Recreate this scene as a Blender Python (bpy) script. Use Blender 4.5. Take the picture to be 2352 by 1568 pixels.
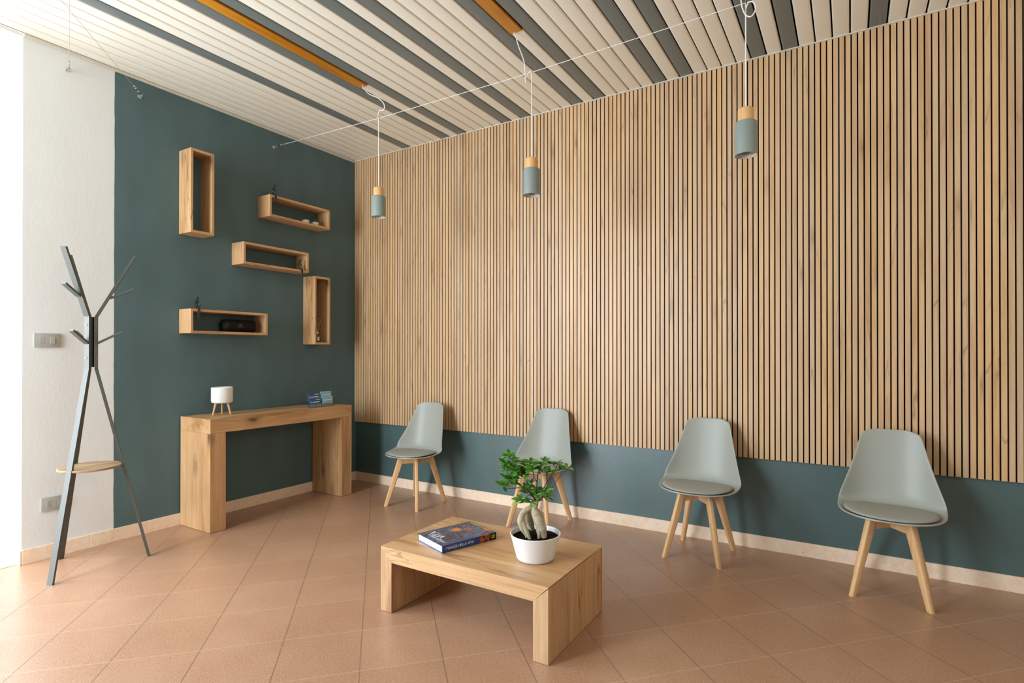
import bpy, bmesh, math, random
from mathutils import Vector, Matrix, Euler
random.seed(7)
PI = math.pi
scene = bpy.context.scene
for o in list(bpy.data.objects): bpy.data.objects.remove(o)
COL = scene.collection

# ---------------------------------------------------------------- camera
H = 3.157
cam_d = bpy.data.cameras.new('camera'); cam = bpy.data.objects.new('camera', cam_d); COL.objects.link(cam)
yaw, pit = 2.1097845901579406, 0.0038525377010099
fwd = Vector((math.cos(pit)*math.cos(yaw), math.cos(pit)*math.sin(yaw), math.sin(pit)))
right = Vector((math.sin(yaw), -math.cos(yaw), 0)); up = right.cross(fwd)
M = Matrix((right, up, -fwd)).transposed().to_4x4()
M.translation = Vector((4.218197, -3.777449, 1.254778))
cam.matrix_world = M
cam_d.sensor_width = 36; cam_d.lens = 1249.849/2352*36
cam_d.shift_x = -29.66/2352; cam_d.shift_y = 21.75/2352
cam_d.clip_start = 0.05
scene.camera = cam

# ---------------------------------------------------------------- light
scene.view_settings.view_transform = 'Standard'; scene.view_settings.look = 'None'
scene.view_settings.exposure = 0.0; scene.view_settings.gamma = 1; scene.view_settings.use_curve_mapping = False
world = bpy.data.worlds.new('World'); scene.world = world; world.use_nodes = True
bg = world.node_tree.nodes['Background']; bg.inputs[0].default_value = (0.92, 0.96, 1.0, 1); bg.inputs[1].default_value = 1.1

def area(name, loc, rot, sx, sy, power, col=(1, 0.97, 0.93), spread=PI):
    l = bpy.data.lights.new(name, 'AREA'); l.shape = 'RECTANGLE'; l.size = sx; l.size_y = sy
    l.energy = power; l.color = col; l.spread = spread
    o = bpy.data.objects.new(name, l); COL.objects.link(o); o.location = loc; o.rotation_euler = rot
    return o
# daylight coming in through the shop window (front wall, behind the camera) and through the opening in the left wall
area('daylight_front_window', (0.75, -5.62, 1.65), (PI/2-0.20, 0, 0), 1.1, 2.5, 216, (0.89, 0.99, 1.09))
area('daylight_side_opening', (-0.56, -3.9, 1.65), (PI/2-0.42, 0, -PI/2), 2.3, 2.8, 150, (0.89, 0.99, 1.12))
area('added_fill_right', (6.74, -3.2, 2.62), (PI/2, 0, PI/2), 2.6, 0.8, 26, (1.0, 0.92, 0.78))  # added warm fill for right-facing sides and ceiling; no window in this wall

# ---------------------------------------------------------------- node helpers
class NT:
    def __init__(s, name, rough=0.5, spec=0.5):
        s.m = bpy.data.materials.new(name); s.m.use_nodes = True
        s.t = s.m.node_tree; s.b = s.t.nodes['Principled BSDF']
        s.b.inputs['Roughness'].default_value = rough
        s.b.inputs['Specular IOR Level'].default_value = spec
    def n(s, typ, **kw):
        x = s.t.nodes.new(typ)
        for k, v in kw.items(): setattr(x, k, v)
        return x
    def l(s, a, b): s.t.links.new(a, b)
    def inp(s, sock, v):
        if hasattr(v, 'is_linked') or isinstance(v, bpy.types.NodeSocket): s.l(v, sock)
        else: sock.default_value = v
    def math(s, op, a, b=0.0, c=None):
        x = s.n('ShaderNodeMath', operation=op); s.inp(x.inputs[0], a); s.inp(x.inputs[1], b)
        if c is not None: s.inp(x.inputs[2], c)
        return x.outputs[0]
    def mix(s, f, a, b, typ='RGBA', blend='MIX'):
        x = s.n('ShaderNodeMix', data_type='RGBA', blend_type=blend); s.inp(x.inputs[0], f); s.inp(x.inputs[6], a); s.inp(x.inputs[7], b)
        return x.outputs[2]
    def coord(s): return s.n('ShaderNodeTexCoord').outputs['Object']
    def map(s, v, scale=(1, 1, 1), rot=(0, 0, 0), loc=(0, 0, 0)):
        x = s.n('ShaderNodeMapping'); s.l(v, x.inputs[0])
        x.inputs['Scale'].default_value = scale; x.inputs['Rotation'].default_value = rot; x.inputs['Location'].default_value = loc
        return x.outputs[0]
    def noise(s, v, scale, detail=3, rough=0.5, dist=0.0):
        x = s.n('ShaderNodeTexNoise'); s.l(v, x.inputs['Vector']); x.inputs['Scale'].default_value = scale
        x.inputs['Detail'].default_value = detail; x.inputs['Roughness'].default_value = rough; x.inputs['Distortion'].default_value = dist
        return x.outputs['Fac']
    def ramp(s, f, stops):
        x = s.n('ShaderNodeValToRGB'); s.l(f, x.inputs[0]); e = x.color_ramp.elements
        while len(e) < len(stops): e.new(0.5)
        for i, (p, c) in enumerate(stops):
            e[i].position = p; e[i].color = (c, c, c, 1) if not isinstance(c, tuple) else c
        return x.outputs[0]
    def bump(s, h, strength=0.2, dist=0.01):
        x = s.n('ShaderNodeBump'); s.l(h, x.inputs['Height']); x.inputs['Strength'].default_value = strength; x.inputs['Distance'].default_value = dist
        s.l(x.outputs[0], s.b.inputs['Normal'])
    def col(s, c): s.inp(s.b.inputs['Base Color'], c)

def lin(r, g, b, a=1.0):
    f = lambda v: ((v/255)/12.92 if v/255 <= 0.04045 else ((v/255+0.055)/1.055)**2.4)
    return (f(r), f(g), f(b), a)

def flat(name, c, rough=0.5, spec=0.5, metal=0.0, noise=0.04, scale=30):
    t = NT(name, rough, spec); v = t.coord(); f = t.noise(v, scale, 3)
    d = tuple(max(0, x*(1-noise*2)) for x in c[:3]) + (1,); u = tuple(min(1, x*(1+noise*2)) for x in c[:3]) + (1,)
    t.col(t.mix(f, d, u)); t.b.inputs['Metallic'].default_value = metal
    return t.m

def wood(name, light, mid, dark, grain=2, rough=0.45, spec=0.4, knots=0.6, crack=0.5, scale=1.0, pitch=None, p0=0.0, planks=None):
    """oak decor; grain = axis index the fibres run along"""
    t = NT(name, rough, spec); v = t.coord()
    if pitch or planks:
        sp = t.n('ShaderNodeSeparateXYZ'); t.l(v, sp.inputs[0])
        ax, w = (0, pitch) if pitch else planks
        idx = t.math('FLOOR', t.math('DIVIDE', t.math('SUBTRACT', sp.outputs[ax], p0), w))
        wn = t.n('ShaderNodeTexWhiteNoise', noise_dimensions='1D'); t.l(idx, wn.inputs['W'])
        off = t.n('ShaderNodeVectorMath', operation='MULTIPLY_ADD')
        t.l(wn.outputs['Color'], off.inputs[0]); off.inputs[1].default_value = (7, 7, 7); t.l(v, off.inputs[2]); v = off.outputs[0]
        rnd = wn.outputs['Value']
    else: rnd = None
    st = [1, 1, 1]; st[grain] = 0.10
    a = t.map(v, tuple(x*scale for x in st))
    base = t.noise(a, 7, 5, 0.6, 0.9)
    st2 = [1, 1, 1]; st2[grain] = 0.025
    fine = t.noise(t.map(v, tuple(x*scale for x in st2)), 110, 3, 0.6)
    c = t.mix(t.ramp(base, [(0.32, 0.0), (0.60, 1.0)]), light, mid)
    streak = t.ramp(base, [(0.56, 0.0), (0.74, 1.0)])
    c = t.mix(t.math('MULTIPLY', streak, 0.75), c, dark)
    c = t.mix(t.math('MULTIPLY', t.ramp(fine, [(0.40, 0.0), (0.75, 1.0)]), 0.35), c, dark)
    # cracks: thin dark fibres where a stretched noise crosses its middle
    st3 = [1, 1, 1]; st3[grain] = 0.07
    cr = t.noise(t.map(v, tuple(x*scale for x in st3), loc=(3.1, 1.7, 5.3)), 5, 4, 0.6, 1.2)
    d = t.math('ABSOLUTE', t.math('SUBTRACT', cr, 0.5))
    crm = t.ramp(d, [(0.0, 1.0), (0.012, 0.0)])
    msk = t.ramp(t.noise(t.map(v, (scale,)*3, loc=(9, 4, 2)), 2.5, 2), [(0.50, 0.0), (0.62, 1.0)])
    deep = tuple(x*0.42 for x in dark[:3]) + (1,)
    c = t.mix(t.math('MULTIPLY', t.math('MULTIPLY', crm, msk), crack), c, deep)
    # knots
    st4 = [1, 1, 1]; st4[grain] = 0.45
    vo = t.n('ShaderNodeTexVoronoi'); vo.inputs['Scale'].default_value = 4.2
    wob = t.n('ShaderNodeVectorMath', operation='MULTIPLY_ADD'); 
    nz = t.n('ShaderNodeTexNoise'); t.l(v, nz.inputs['Vector']); nz.inputs['Scale'].default_value = 22
    t.l(nz.outputs['Color'], wob.inputs[0]); wob.inputs[1].default_value = (0.02, 0.02, 0.02); t.l(t.map(v, tuple(x*scale for x in st4)), wob.inputs[2])
    t.l(wob.outputs[0], vo.inputs['Vector'])
    kn = t.ramp(vo.outputs['Distance'], [(0.02, 1.0), (0.10, 0.35), (0.2, 0.0)])
    c = t.mix(t.math('MULTIPLY', kn, knots), c, deep)
    if rnd is not None:
        hsv = t.n('ShaderNodeHueSaturation'); t.l(c, hsv.inputs['Color'])
        t.l(t.math('MULTIPLY_ADD', rnd, 0.16, 0.92), hsv.inputs['Value']); t.l(t.math('MULTIPLY_ADD', rnd, 0.16, 0.94), hsv.inputs['Saturation']); c = hsv.outputs[0]
    t.col(c); t.bump(fine, 0.08, 0.002)
    return t.m

def plaster(name, c, c2=None, rough=0.75, teal=None, spec=0.3):
    t = NT(name, rough, spec); v = t.coord()
    n1 = t.noise(t.map(v, (1, 1, 0.35)), 5, 4); 
    base = t.mix(t.ramp(n1, [(0.3, 0.0), (0.8, 1.0)]), c, c2 or tuple(x*0.92 for x in c[:3]) + (1,))
    if teal:
        sp = t.n('ShaderNodeSeparateXYZ'); t.l(v, sp.inputs[0])
        e = t.math('ADD', sp.outputs[1], t.math('MULTIPLY_ADD', t.noise(v, 9, 3), 0.008, 2.069-0.004))
        f = t.ramp(t.math('MULTIPLY_ADD', e, 300, 0.5), [(0.0, 0.0), (1.0, 1.0)])
        tb = t.mix(t.ramp(n1, [(0.35, 0.0), (0.75, 1.0)]), teal[0], teal[1])
        base = t.mix(f, base, tb)
    t.col(base)
    h = t.math('ADD', t.noise(t.map(v, (1, 1, 0.5)), 45, 4, 0.6), t.math('MULTIPLY', t.noise(v, 6, 2), 0.7))
    t.bump(h, 0.22, 0.003)
    return t.m

# ---------------------------------------------------------------- materials
W_L, W_M, W_D = lin(212, 173, 128), lin(192, 148, 101), lin(128, 84, 46)
m_slat = wood('slat_oak', lin(213, 181, 142), lin(202, 166, 125), lin(168, 126, 84), 2, 0.42, 0.52, 0.5, 0.5, pitch=0.032, p0=-0.0115+0.034-0.016)
m_tab_top = wood('oak_grain_x', W_L, W_M, W_D, 0, 0.38, 0.5, 0.9, 0.7)
m_tab_side = wood('oak_grain_z', W_L, W_M, W_D, 2, 0.45, 0.4, 0.7, 0.7, planks=(1, 0.11))
m_con_top = wood('oak_grain_y', W_L, W_M, W_D, 1, 0.42, 0.4, 0.9, 0.7)
m_con_leg = wood('oak_grain_z_console', W_L, W_M, W_D, 2, 0.45, 0.4, 0.9, 0.7)
m_beech = wood('beech', lin(224, 184, 136), lin(212, 168, 118), lin(188, 138, 88), 2, 0.45, 0.4, 0.0, 0.0, 2.0)
m_cap = wood('light_turned_wood', lin(226, 186, 132), lin(214, 168, 110), lin(186, 134, 78), 2, 0.5, 0.3, 0.0, 0.0, 3.0)
m_orange = wood('honey_pine', lin(214, 150, 48), lin(200, 132, 30), lin(160, 96, 14), 1, 0.35, 0.5, 0.25, 0.0)
m_tray = wood('tray_wood', lin(176, 146, 110), lin(150, 120, 86), lin(104, 78, 52), 1, 0.45, 0.4, 0.2, 0.2)
TEAL1, TEAL2 = lin(85, 108, 110), lin(79, 100, 101)
m_wall_a = plaster('painted_plaster_left', lin(226, 228, 226), lin(220, 222, 218), 0.7, (TEAL1, TEAL2))
m_teal = plaster('painted_plaster_teal', lin(78, 102, 101), lin(70, 92, 91), 0.33, spec=0.8)
m_white = plaster('white_plaster', lin(232, 230, 224))
m_trim = flat('cream_moulding', lin(205, 200, 184), 0.6)
m_felt = flat('black_felt', lin(22, 19, 16), 0.95, 0.1)
m_cream = flat('cream_metal_strip', lin(239, 236, 221), 0.42, 0.5, noise=0.008)
m_grey = flat('grey_metal_strip', lin(112, 120, 118), 0.32, 0.5, noise=0.01)
m_dark = flat('ceiling_void', lin(30, 26, 22), 0.9, 0.1)
m_chair = flat('sage_grey_plastic', lin(155, 157, 147), 0.42, 0.4, noise=0.01)
m_cush = flat('sage_grey_leatherette', lin(150, 150, 140), 0.5, 0.4, noise=0.02)
m_black = flat('black_metal', lin(30, 30, 30), 0.4, 0.5)
m_rack = flat('dark_grey_metal', lin(74, 77, 70), 0.42, 0.8, noise=0.02)
m_ceram = flat('white_ceramic', lin(232, 232, 232), 0.3, 0.5, noise=0.01)
m_shade = flat('sage_grey_lacquer', lin(132, 143, 137), 0.45, 0.4, noise=0.01)
m_inner = flat('white_lacquer', lin(225, 220, 208), 0.4, 0.5, noise=0.01)
m_cord = flat('white_textile_cord', lin(226, 222, 218), 0.6)
m_wire = flat('steel_wire', lin(200, 200, 196), 0.35, 0.5, 0.5)
m_steel = flat('polished_steel', lin(215, 218, 216), 0.15, 0.5, 1.0)
m_plate = flat('grey_plastic', lin(166, 166, 158), 0.45, 0.4)
m_fig = flat('black_resin', lin(26, 28, 28), 0.3, 0.5)
m_stone = flat('grey_stone', lin(178, 180, 170), 0.6)
m_alu = flat('white_aluminium', lin(236, 236, 232), 0.4)

def glass(name, c, rough=0.0, ior=1.45):
    t = NT(name, rough, 0.5); f = t.noise(t.coord(), 5, 1)
    t.col(t.mix(f, c, tuple(x*0.98 for x in c[:3])+(1,))); t.b.inputs['Transmission Weight'].default_value = 1; t.b.inputs['IOR'].default_value = ior
    return t.m
m_bulb = glass('clear_bulb_glass', (1, 0.98, 0.94, 1));  m_bottle = glass('tinted_glass', (0.85, 0.80, 0.62, 1))
def thin_clear(name, refl=0.12):
    t = NT(name); tr = t.n('ShaderNodeBsdfTransparent'); gl = t.n('ShaderNodeBsdfGlossy'); gl.inputs['Roughness'].default_value = 0.08
    fz = t.n('ShaderNodeFresnel'); fz.inputs[0].default_value = 1.45
    mx = t.n('ShaderNodeMixShader'); t.l(t.math('ADD', t.math('MULTIPLY', fz.outputs[0], 0.7), refl*0.5), mx.inputs[0]); tr.inputs[0].default_value = (0.95, 0.96, 0.96, 1)
    t.l(tr.outputs[0], mx.inputs[1]); t.l(gl.outputs[0], mx.inputs[2]); t.l(mx.outputs[0], t.t.nodes['Material Output'].inputs[0]); return t.m
m_acryl = thin_clear('clear_acrylic', 0.2)
m_filament = flat('filament', lin(216, 160, 80), 0.4)

# floor: 33 cm terracotta tiles laid diagonally, light flecks, one family of joints darker
def floor_mat():
    t = NT('terracotta_tiles', 0.34, 1.0); v = t.coord()
    sp = t.n('ShaderNodeSeparateXYZ'); t.l(v, sp.inputs[0]); a = 0.79935; c, s = math.cos(a), math.sin(a)
    x = t.math('SUBTRACT', sp.outputs[0], 0.43889); y = t.math('SUBTRACT', sp.outputs[1], -0.20783); T = 0.3277
    U = t.math('DIVIDE', t.math('ADD', t.math('MULTIPLY', x, c), t.math('MULTIPLY', y, s)), T)
    V = t.math('DIVIDE', t.math('SUBTRACT', t.math('MULTIPLY', x, s), t.math('MULTIPLY', y, c)), T)
    def dist(q):
        fr = t.math('FRACT', t.math('ADD', q, 0.5)); return t.math('MULTIPLY', t.math('ABSOLUTE', t.math('SUBTRACT', fr, 0.5)), T)
    du, dv = dist(U), dist(V)
    gu = t.ramp(du, [(0.0016, 1.0), (0.0026, 0.0)]); gv = t.ramp(dv, [(0.0010, 1.0), (0.0020, 0.0)])
    iu, iv = t.math('FLOOR', t.math('ADD', U, 0.5*0+1000)), t.math('FLOOR', t.math('ADD', V, 1000))
    cb = t.n('ShaderNodeCombineXYZ'); t.l(iu, cb.inputs[0]); t.l(iv, cb.inputs[1])
    wn = t.n('ShaderNodeTexWhiteNoise', noise_dimensions='3D'); t.l(cb.outputs[0], wn.inputs['Vector'])
    base = t.mix(wn.outputs['Value'], lin(170, 130, 101), lin(178, 139, 110))
    base = t.mix(t.ramp(t.noise(v, 3, 4), [(0.3, 0.0), (0.8, 1.0)]), base, lin(163, 121, 92))
    fl = t.noise(v, 210, 2, 0.7)
    base = t.mix(t.math('MULTIPLY', t.ramp(fl, [(0.55, 0.0), (0.62, 1.0)]), 0.55), base, lin(222, 186, 150))
    fd = t.noise(t.map(v, loc=(5, 5, 5)), 120, 2, 0.6)
    base = t.mix(t.math('MULTIPLY', t.ramp(fd, [(0.54, 0.0), (0.66, 1.0)]), 0.30), base, lin(120, 78, 56))
    # dirty joint on one family, paler and finer on the other
    base = t.mix(t.math('MULTIPLY', gu, 0.9), base, lin(112, 96, 80))
    base = t.mix(t.math('MULTIPLY', gv, 0.75), base, lin(196, 166, 140))
    t.col(base)
    h = t.math('SUBTRACT', 1.0, t.math('MAXIMUM', gu, gv)); t.bump(t.math('ADD', h, t.math('MULTIPLY', fl, 0.12)), 0.25, 0.002)
    r = t.math('MULTIPLY_ADD', t.noise(v, 9, 3), 0.10, 0.30); t.l(r, t.b.inputs['Roughness'])
    return t.m
m_floor = floor_mat()

def skirting_mat(axis, off):
    t = NT('beige_skirting_tile', 0.4, 0.5); v = t.coord(); sp = t.n('ShaderNodeSeparateXYZ'); t.l(v, sp.inputs[0])
    fr = t.math('FRACT', t.math('DIVIDE', t.math('SUBTRACT', sp.outputs[axis], off-0.168), 0.3359))
    d = t.math('MULTIPLY', t.math('ABSOLUTE', t.math('SUBTRACT', fr, 0.5)), 0.3359)
    j = t.ramp(d, [(0.0012, 1.0), (0.0022, 0.0)])
    c = t.mix(t.ramp(t.noise(v, 26, 5, 0.6, 0.6), [(0.35, 0.0), (0.7, 1.0)]), lin(246, 224, 198), lin(236, 208, 180))
    c = t.mix(t.math('MULTIPLY', t.ramp(t.noise(v, 60, 4, 0.7), [(0.64, 0.0), (0.70, 1.0)]), 0.5), c, lin(150, 112, 84))
    t.col(t.mix(t.math('MULTIPLY', j, 0.8), c, lin(236, 226, 208))); t.bump(t.math('SUBTRACT', 1.0, j), 0.2, 0.002)
    return t.m

# ---------------------------------------------------------------- mesh helpers
def obj(name, bm, mats, parent=None, loc=None, smooth=False, normals=True):
    if normals: bmesh.ops.recalc_face_normals(bm, faces=bm.faces[:])
    me = bpy.data.meshes.new(name); bm.to_mesh(me); bm.free()
    if not isinstance(mats, (list, tuple)): mats = [mats]
    for m in mats: me.materials.append(m)
    if smooth:
        for p in me.polygons: p.use_smooth = True
        if smooth != 'all':
            try: me.set_sharp_from_angle(angle=math.radians(40))
            except Exception: pass
    o = bpy.data.objects.new(name, me); COL.objects.link(o)
    if parent is not None: o.parent = parent
    if loc is not None: o.location = loc
    return o
def thing(name, label, cat, loc=(0, 0, 0), rz=0.0, group=None):
    o = bpy.data.objects.new(name, None); COL.objects.link(o); o.location = loc; o.rotation_euler = (0, 0, rz); o.empty_display_size = 0.1
    o['label'] = label; o['category'] = cat
    if group: o['group'] = group
    return o
def tag(o, label, cat, group=None):
    o['label'] = label; o['category'] = cat
    if group: o['group'] = group
    return o
def struct(name, bm, m, smooth=False):
    o = obj(name, bm, m, smooth=smooth); o['kind'] = 'structure'; return o
def dup(root, loc, rz, label, group=None):
    r = root.copy(); COL.objects.link(r); r.location = loc; r.rotation_euler = (0, 0, rz); r['label'] = label
    if group: r['group'] = group
    for ch in list(root.children):
        c = ch.copy(); COL.objects.link(c); c.parent = r
        for g in list(ch.children):
            d = g.copy(); COL.objects.link(d); d.parent = c
    return r
def box(bm, x0, x1, y0, y1, z0, z1, bev=0.0, mat=0):
    r = bmesh.ops.create_cube(bm, size=1.0)
    for v in r['verts']:
        v.co = Vector((x0+(v.co.x+0.5)*(x1-x0), y0+(v.co.y+0.5)*(y1-y0), z0+(v.co.z+0.5)*(z1-z0)))
    fs = {f for v in r['verts'] for f in v.link_faces}
    for f in fs: f.material_index = mat
    if bev:
        es = list({e for v in r['verts'] for e in v.link_edges})
        bmesh.ops.bevel(bm, geom=es, offset=bev, segments=2, affect='EDGES', profile=0.6)
    return bm
def B(*a, **k): return box(bmesh.new(), *a, **k)
def prism(bm, poly, ax, a0, a1, mat=0):
    """extrude a 2D polygon along axis ax (0,1,2) from a0 to a1"""
    o = [i for i in range(3) if i != ax]
    def P(p, a):
        c = [0, 0, 0]; c[o[0]] = p[0]; c[o[1]] = p[1]; c[ax] = a; return bm.verts.new(c)
    lo = [P(p, a0) for p in poly]; hi = [P(p, a1) for p in poly]; n = len(poly)
    fs = [bm.faces.new(lo), bm.faces.new(hi[::-1])]
    for i in range(n): fs.append(bm.faces.new((lo[i], hi[i], hi[(i+1) % n], lo[(i+1) % n])))
    for f in fs: f.material_index = mat
    return bm
def lathe(bm, prof, seg=40, c=(0, 0, 0), mat=0, close=False):
    rings = []
    for r, z in prof:
        if r < 1e-6: rings.append([bm.verts.new((c[0], c[1], c[2]+z))])
        else: rings.append([bm.verts.new((c[0]+r*math.cos(2*PI*i/seg), c[1]+r*math.sin(2*PI*i/seg), c[2]+z)) for i in range(seg)])
    pr = list(zip(rings, rings[1:])) + ([(rings[-1], rings[0])] if close else [])
    for a, b in pr:
        for i in range(seg):
            j = (i+1) % seg
            if len(a) == 1 and len(b) == 1: continue
            if len(a) == 1: f = bm.faces.new((a[0], b[i], b[j]))
            elif len(b) == 1: f = bm.faces.new((a[i], a[j], b[0]))
            else: f = bm.faces.new((a[i], a[j], b[j], b[i]))
            f.material_index = mat
    return bm
def frame_of(d):
    d = d.normalized(); u = Vector((0, 0, 1)) if abs(d.z) < 0.9 else Vector((1, 0, 0))
    s = d.cross(u).normalized(); return s, s.cross(d).normalized()
def tube(bm, pts, rad, seg=10, caps=True, mat=0):
    """round tube through pts; rad number or list"""
    pts = [Vector(p) for p in pts]; n = len(pts)
    if not isinstance(rad, (list, tuple)): rad = [rad]*n
    rings = []; s = None
    for i, p in enumerate(pts):
        d = (pts[min(i+1, n-1)]-pts[max(i-1, 0)]).normalized()
        if s is None: s, t = frame_of(d)
        else:
            s = (s - d*s.dot(d)).normalized(); 
        t = d.cross(s)
        rings.append([bm.verts.new(p+(s*math.cos(2*PI*k/seg)+t*math.sin(2*PI*k/seg))*rad[i]) for k in range(seg)])
    for a, b in zip(rings, rings[1:]):
        for k in range(seg):
            f = bm.faces.new((a[k], a[(k+1) % seg], b[(k+1) % seg], b[k])); f.material_index = mat
    if caps: bm.faces.new(rings[0][::-1]).material_index = mat; bm.faces.new(rings[-1]).material_index = mat
    return bm
def spline(pts, n=8):
    pts = [Vector(p) for p in pts]; P = [pts[0]*2-pts[1]]+pts+[pts[-1]*2-pts[-2]]; out = []
    for i in range(1, len(P)-2):
        for k in range(n):
            t = k/n; a, b, c, d = P[i-1], P[i], P[i+1], P[i+2]
            out.append(0.5*((2*b)+(c-a)*t+(2*a-5*b+4*c-d)*t*t+(3*b-a-3*c+d)*t**3))
    out.append(pts[-1]); return out
def beam(bm, p0, p1, w0, h0, w1=None, h1=None, side=None, bev=0.0, mat=0):
    """rectangular bar p0->p1; w along 'side', h across"""
    p0, p1 = Vector(p0), Vector(p1); d = (p1-p0).normalized(); w1 = w0 if w1 is None else w1; h1 = h0 if h1 is None else h1
    s = Vector(side) if side is not None else frame_of(d)[0]
    s = (s-d*s.dot(d)).normalized(); t = d.cross(s)
    vs = []
    for p, w, h in ((p0, w0, h0), (p1, w1, h1)):
        for a, b in ((-1, -1), (1, -1), (1, 1), (-1, 1)): vs.append(bm.verts.new(p+s*a*w/2+t*b*h/2))
    fs = [(0, 1, 2, 3), (7, 6, 5, 4)]+[(i, i+4, (i+1) % 4+4, (i+1) % 4) for i in range(4)]
    F = [bm.faces.new([vs[i] for i in f]) for f in fs]
    for f in F: f.material_index = mat
    if bev:
        bmesh.ops.bevel(bm, geom=list({e for v in vs for e in v.link_edges}), offset=bev, segments=2, affect='EDGES', profile=0.6)
    return bm
def bake(o):
    """evaluate modifiers of a temporary object to a plain mesh and drop the object"""
    dg = bpy.context.evaluated_depsgraph_get(); dg.update()
    me = bpy.data.meshes.new_from_object(o.evaluated_get(dg), depsgraph=dg)
    bpy.data.objects.remove(o); return me
def text_part(name, body, size, m, parent, mat4, extrude=0.0002, align='CENTER', sx=1.0):
    cu = bpy.data.curves.new(name, 'FONT'); cu.body = body; cu.size = size; cu.align_x = align; cu.align_y = 'CENTER'; cu.extrude = extrude
    tmp = bpy.data.objects.new('tmp', cu); COL.objects.link(tmp); me = bake(tmp)
    me.transform(Matrix.Diagonal((sx, 1, 1, 1))); me.transform(mat4); me.materials.clear(); me.materials.append(m); me.name = name
    o = bpy.data.objects.new(name, me); COL.objects.link(o); o.parent = parent; return o
def axes(origin, ex, ey):
    ex, ey = Vector(ex).normalized(), Vector(ey).normalized(); ez = ex.cross(ey)
    m = Matrix((ex, ey, ez)).transposed().to_4x4(); m.translation = Vector(origin); return m

# ================================================================ THE SETTING
struct('floor', B(-0.02, 6.8, -5.7, 0.02, -0.08, 0.0), m_floor)
struct('wall_back', B(-0.35, 6.8, 0.0, 0.25, -0.08, H+0.14), m_teal)
struct('wall_left', B(-0.35, 0.0, -2.538, 0.0, -0.08, H+0.14), m_wall_a)
bm = bmesh.new(); box(bm, -0.35, 0.0, -5.7, -5.35, -0.08, H+0.14); box(bm, -0.35, 0.0, -5.35, -2.538, H-0.02, H+0.14); 
struct('wall_left_front', bm, m_white)['kind'] = 'structure'
struct('wall_right', B(6.8, 7.0, -5.7, 0.25, -0.08, H+0.14), m_white)
bm = bmesh.new(); box(bm, 0.0, 0.1, -5.7, -5.5, -0.08, H+0.14); box(bm, 1.7, 6.8, -5.7, -5.5, -0.08, H+0.14); box(bm, 0.1, 1.7, -5.7, -5.5, -0.08, 0.3); box(bm, 0.1, 1.7, -5.7, -5.5, 3.0, H+0.14)
struct('wall_front', bm, m_teal)
# stone threshold in the side opening
struct('trim_3', B(-0.6, -0.02, -5.35, -2.538, -0.08, 0.003), m_stone)
# frame in the reveal of the side opening (white aluminium, with roller guide) and front window frame
w = bpy.data.objects.new('window_1', None); COL.objects.link(w); w['kind'] = 'structure'; w['label'] = 'white framed glazed opening at the far left edge'; w['category'] = 'window'
bm = bmesh.new(); box(bm, -0.30, -0.25, -2.58, -2.538, 0.003, H-0.02); box(bm, -0.30, -0.25, -5.35, -5.31, 0.003, H-0.02); box(bm, -0.30, -0.25, -5.31, -2.58, H-0.07, H-0.02); box(bm, -0.30, -0.25, -5.31, -2.58, 0.003, 0.05); box(bm, -0.30, -0.25, -3.98, -3.93, 0.05, H-0.07)
obj('window_frame', bm, m_alu, w)
obj('blind_guide', B(-0.247, -0.227, -2.556, -2.539, 1.29, H-0.03), m_alu, w)
w2 = bpy.data.objects.new('window_2', None); COL.objects.link(w2); w2['kind'] = 'structure'; w2['label'] = 'shop window in the front wall'; w2['category'] = 'window'
bm = bmesh.new(); 
for a in (0.1, 0.875, 1.65): box(bm, a, a+0.05, -5.6, -5.54, 0.3, 3.0)
box(bm, 0.15, 1.65, -5.6, -5.54, 0.3, 0.35); box(bm, 0.15, 1.65, -5.6, -5.54, 2.95, 3.0)
obj('window_frame', bm, m_alu, w2)
# skirting
struct('baseboard_back', B(0.0, 6.8, -0.010, 0.0, 0.0, 0.085, bev=0.0015), skirting_mat(0, 2.7226))
bm = B(0.0, 0.010, -2.538, -0.010, 0.0, 0.085, bev=0.0015); box(bm, -0.25, 0.010, -2.548, -2.538, 0.0, 0.085, bev=0.0015)
struct('baseboard_left', bm, skirting_mat(1, -0.857))
# ceiling edge mouldings
struct('trim_1', B(0.0, 6.8, -0.026, 0.0, H-0.011, H-0.004, bev=0.001), m_trim)
struct('trim_2', B(0.0, 0.018, -2.538, -0.026, H-0.020, H-0.004, bev=0.002), m_trim)

# ceiling of long metal strips with open joints
PITCH = 0.0915; X0 = 0.652
GREY = {0, 5, 7, 12, 14, 19, 21, 26, 28, 33, 35, 40}
def strip_poly(x, w, z, h=0.016, r=0.009):
    p = [(x, z+h)]
    for k in range(5): a = PI+PI/2*k/4; p.append((x+r+r*math.cos(a), z+r+r*math.sin(a)))
    for k in range(5): a = 1.5*PI+PI/2*k/4; p.append((x+w-r+r*math.cos(a), z+r+r*math.sin(a)))
    p.append((x+w, z+h)); return p
bm = bmesh.new()
for n in range(-8, 68):
    x = X0+n*PITCH+0.004
    a, b = (-5.52, -0.002)
    if n in (6, 20, 34): a = -1.045
    xx, ww = x, PITCH-0.008
    if n == -8: ww = x+ww-0.003; xx = 0.003
    prism(bm, strip_poly(xx, ww, H-0.004+0.0), 1, a, b, mat=1 if n in GREY else 0)
box(bm, 0.0, 6.8, -5.55, 0.0, H+0.035, H+0.045, mat=2)
struct('ceiling', bm, [m_cream, m_grey, m_dark], smooth=True)
names = {6: 'honey-coloured wooden board set between grey ceiling strips above the furthest lamp', 20: 'honey-coloured wooden board in the ceiling above the middle pendant lamp', 34: 'honey-coloured wooden board in the ceiling above the nearest pendant lamp'}
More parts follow.
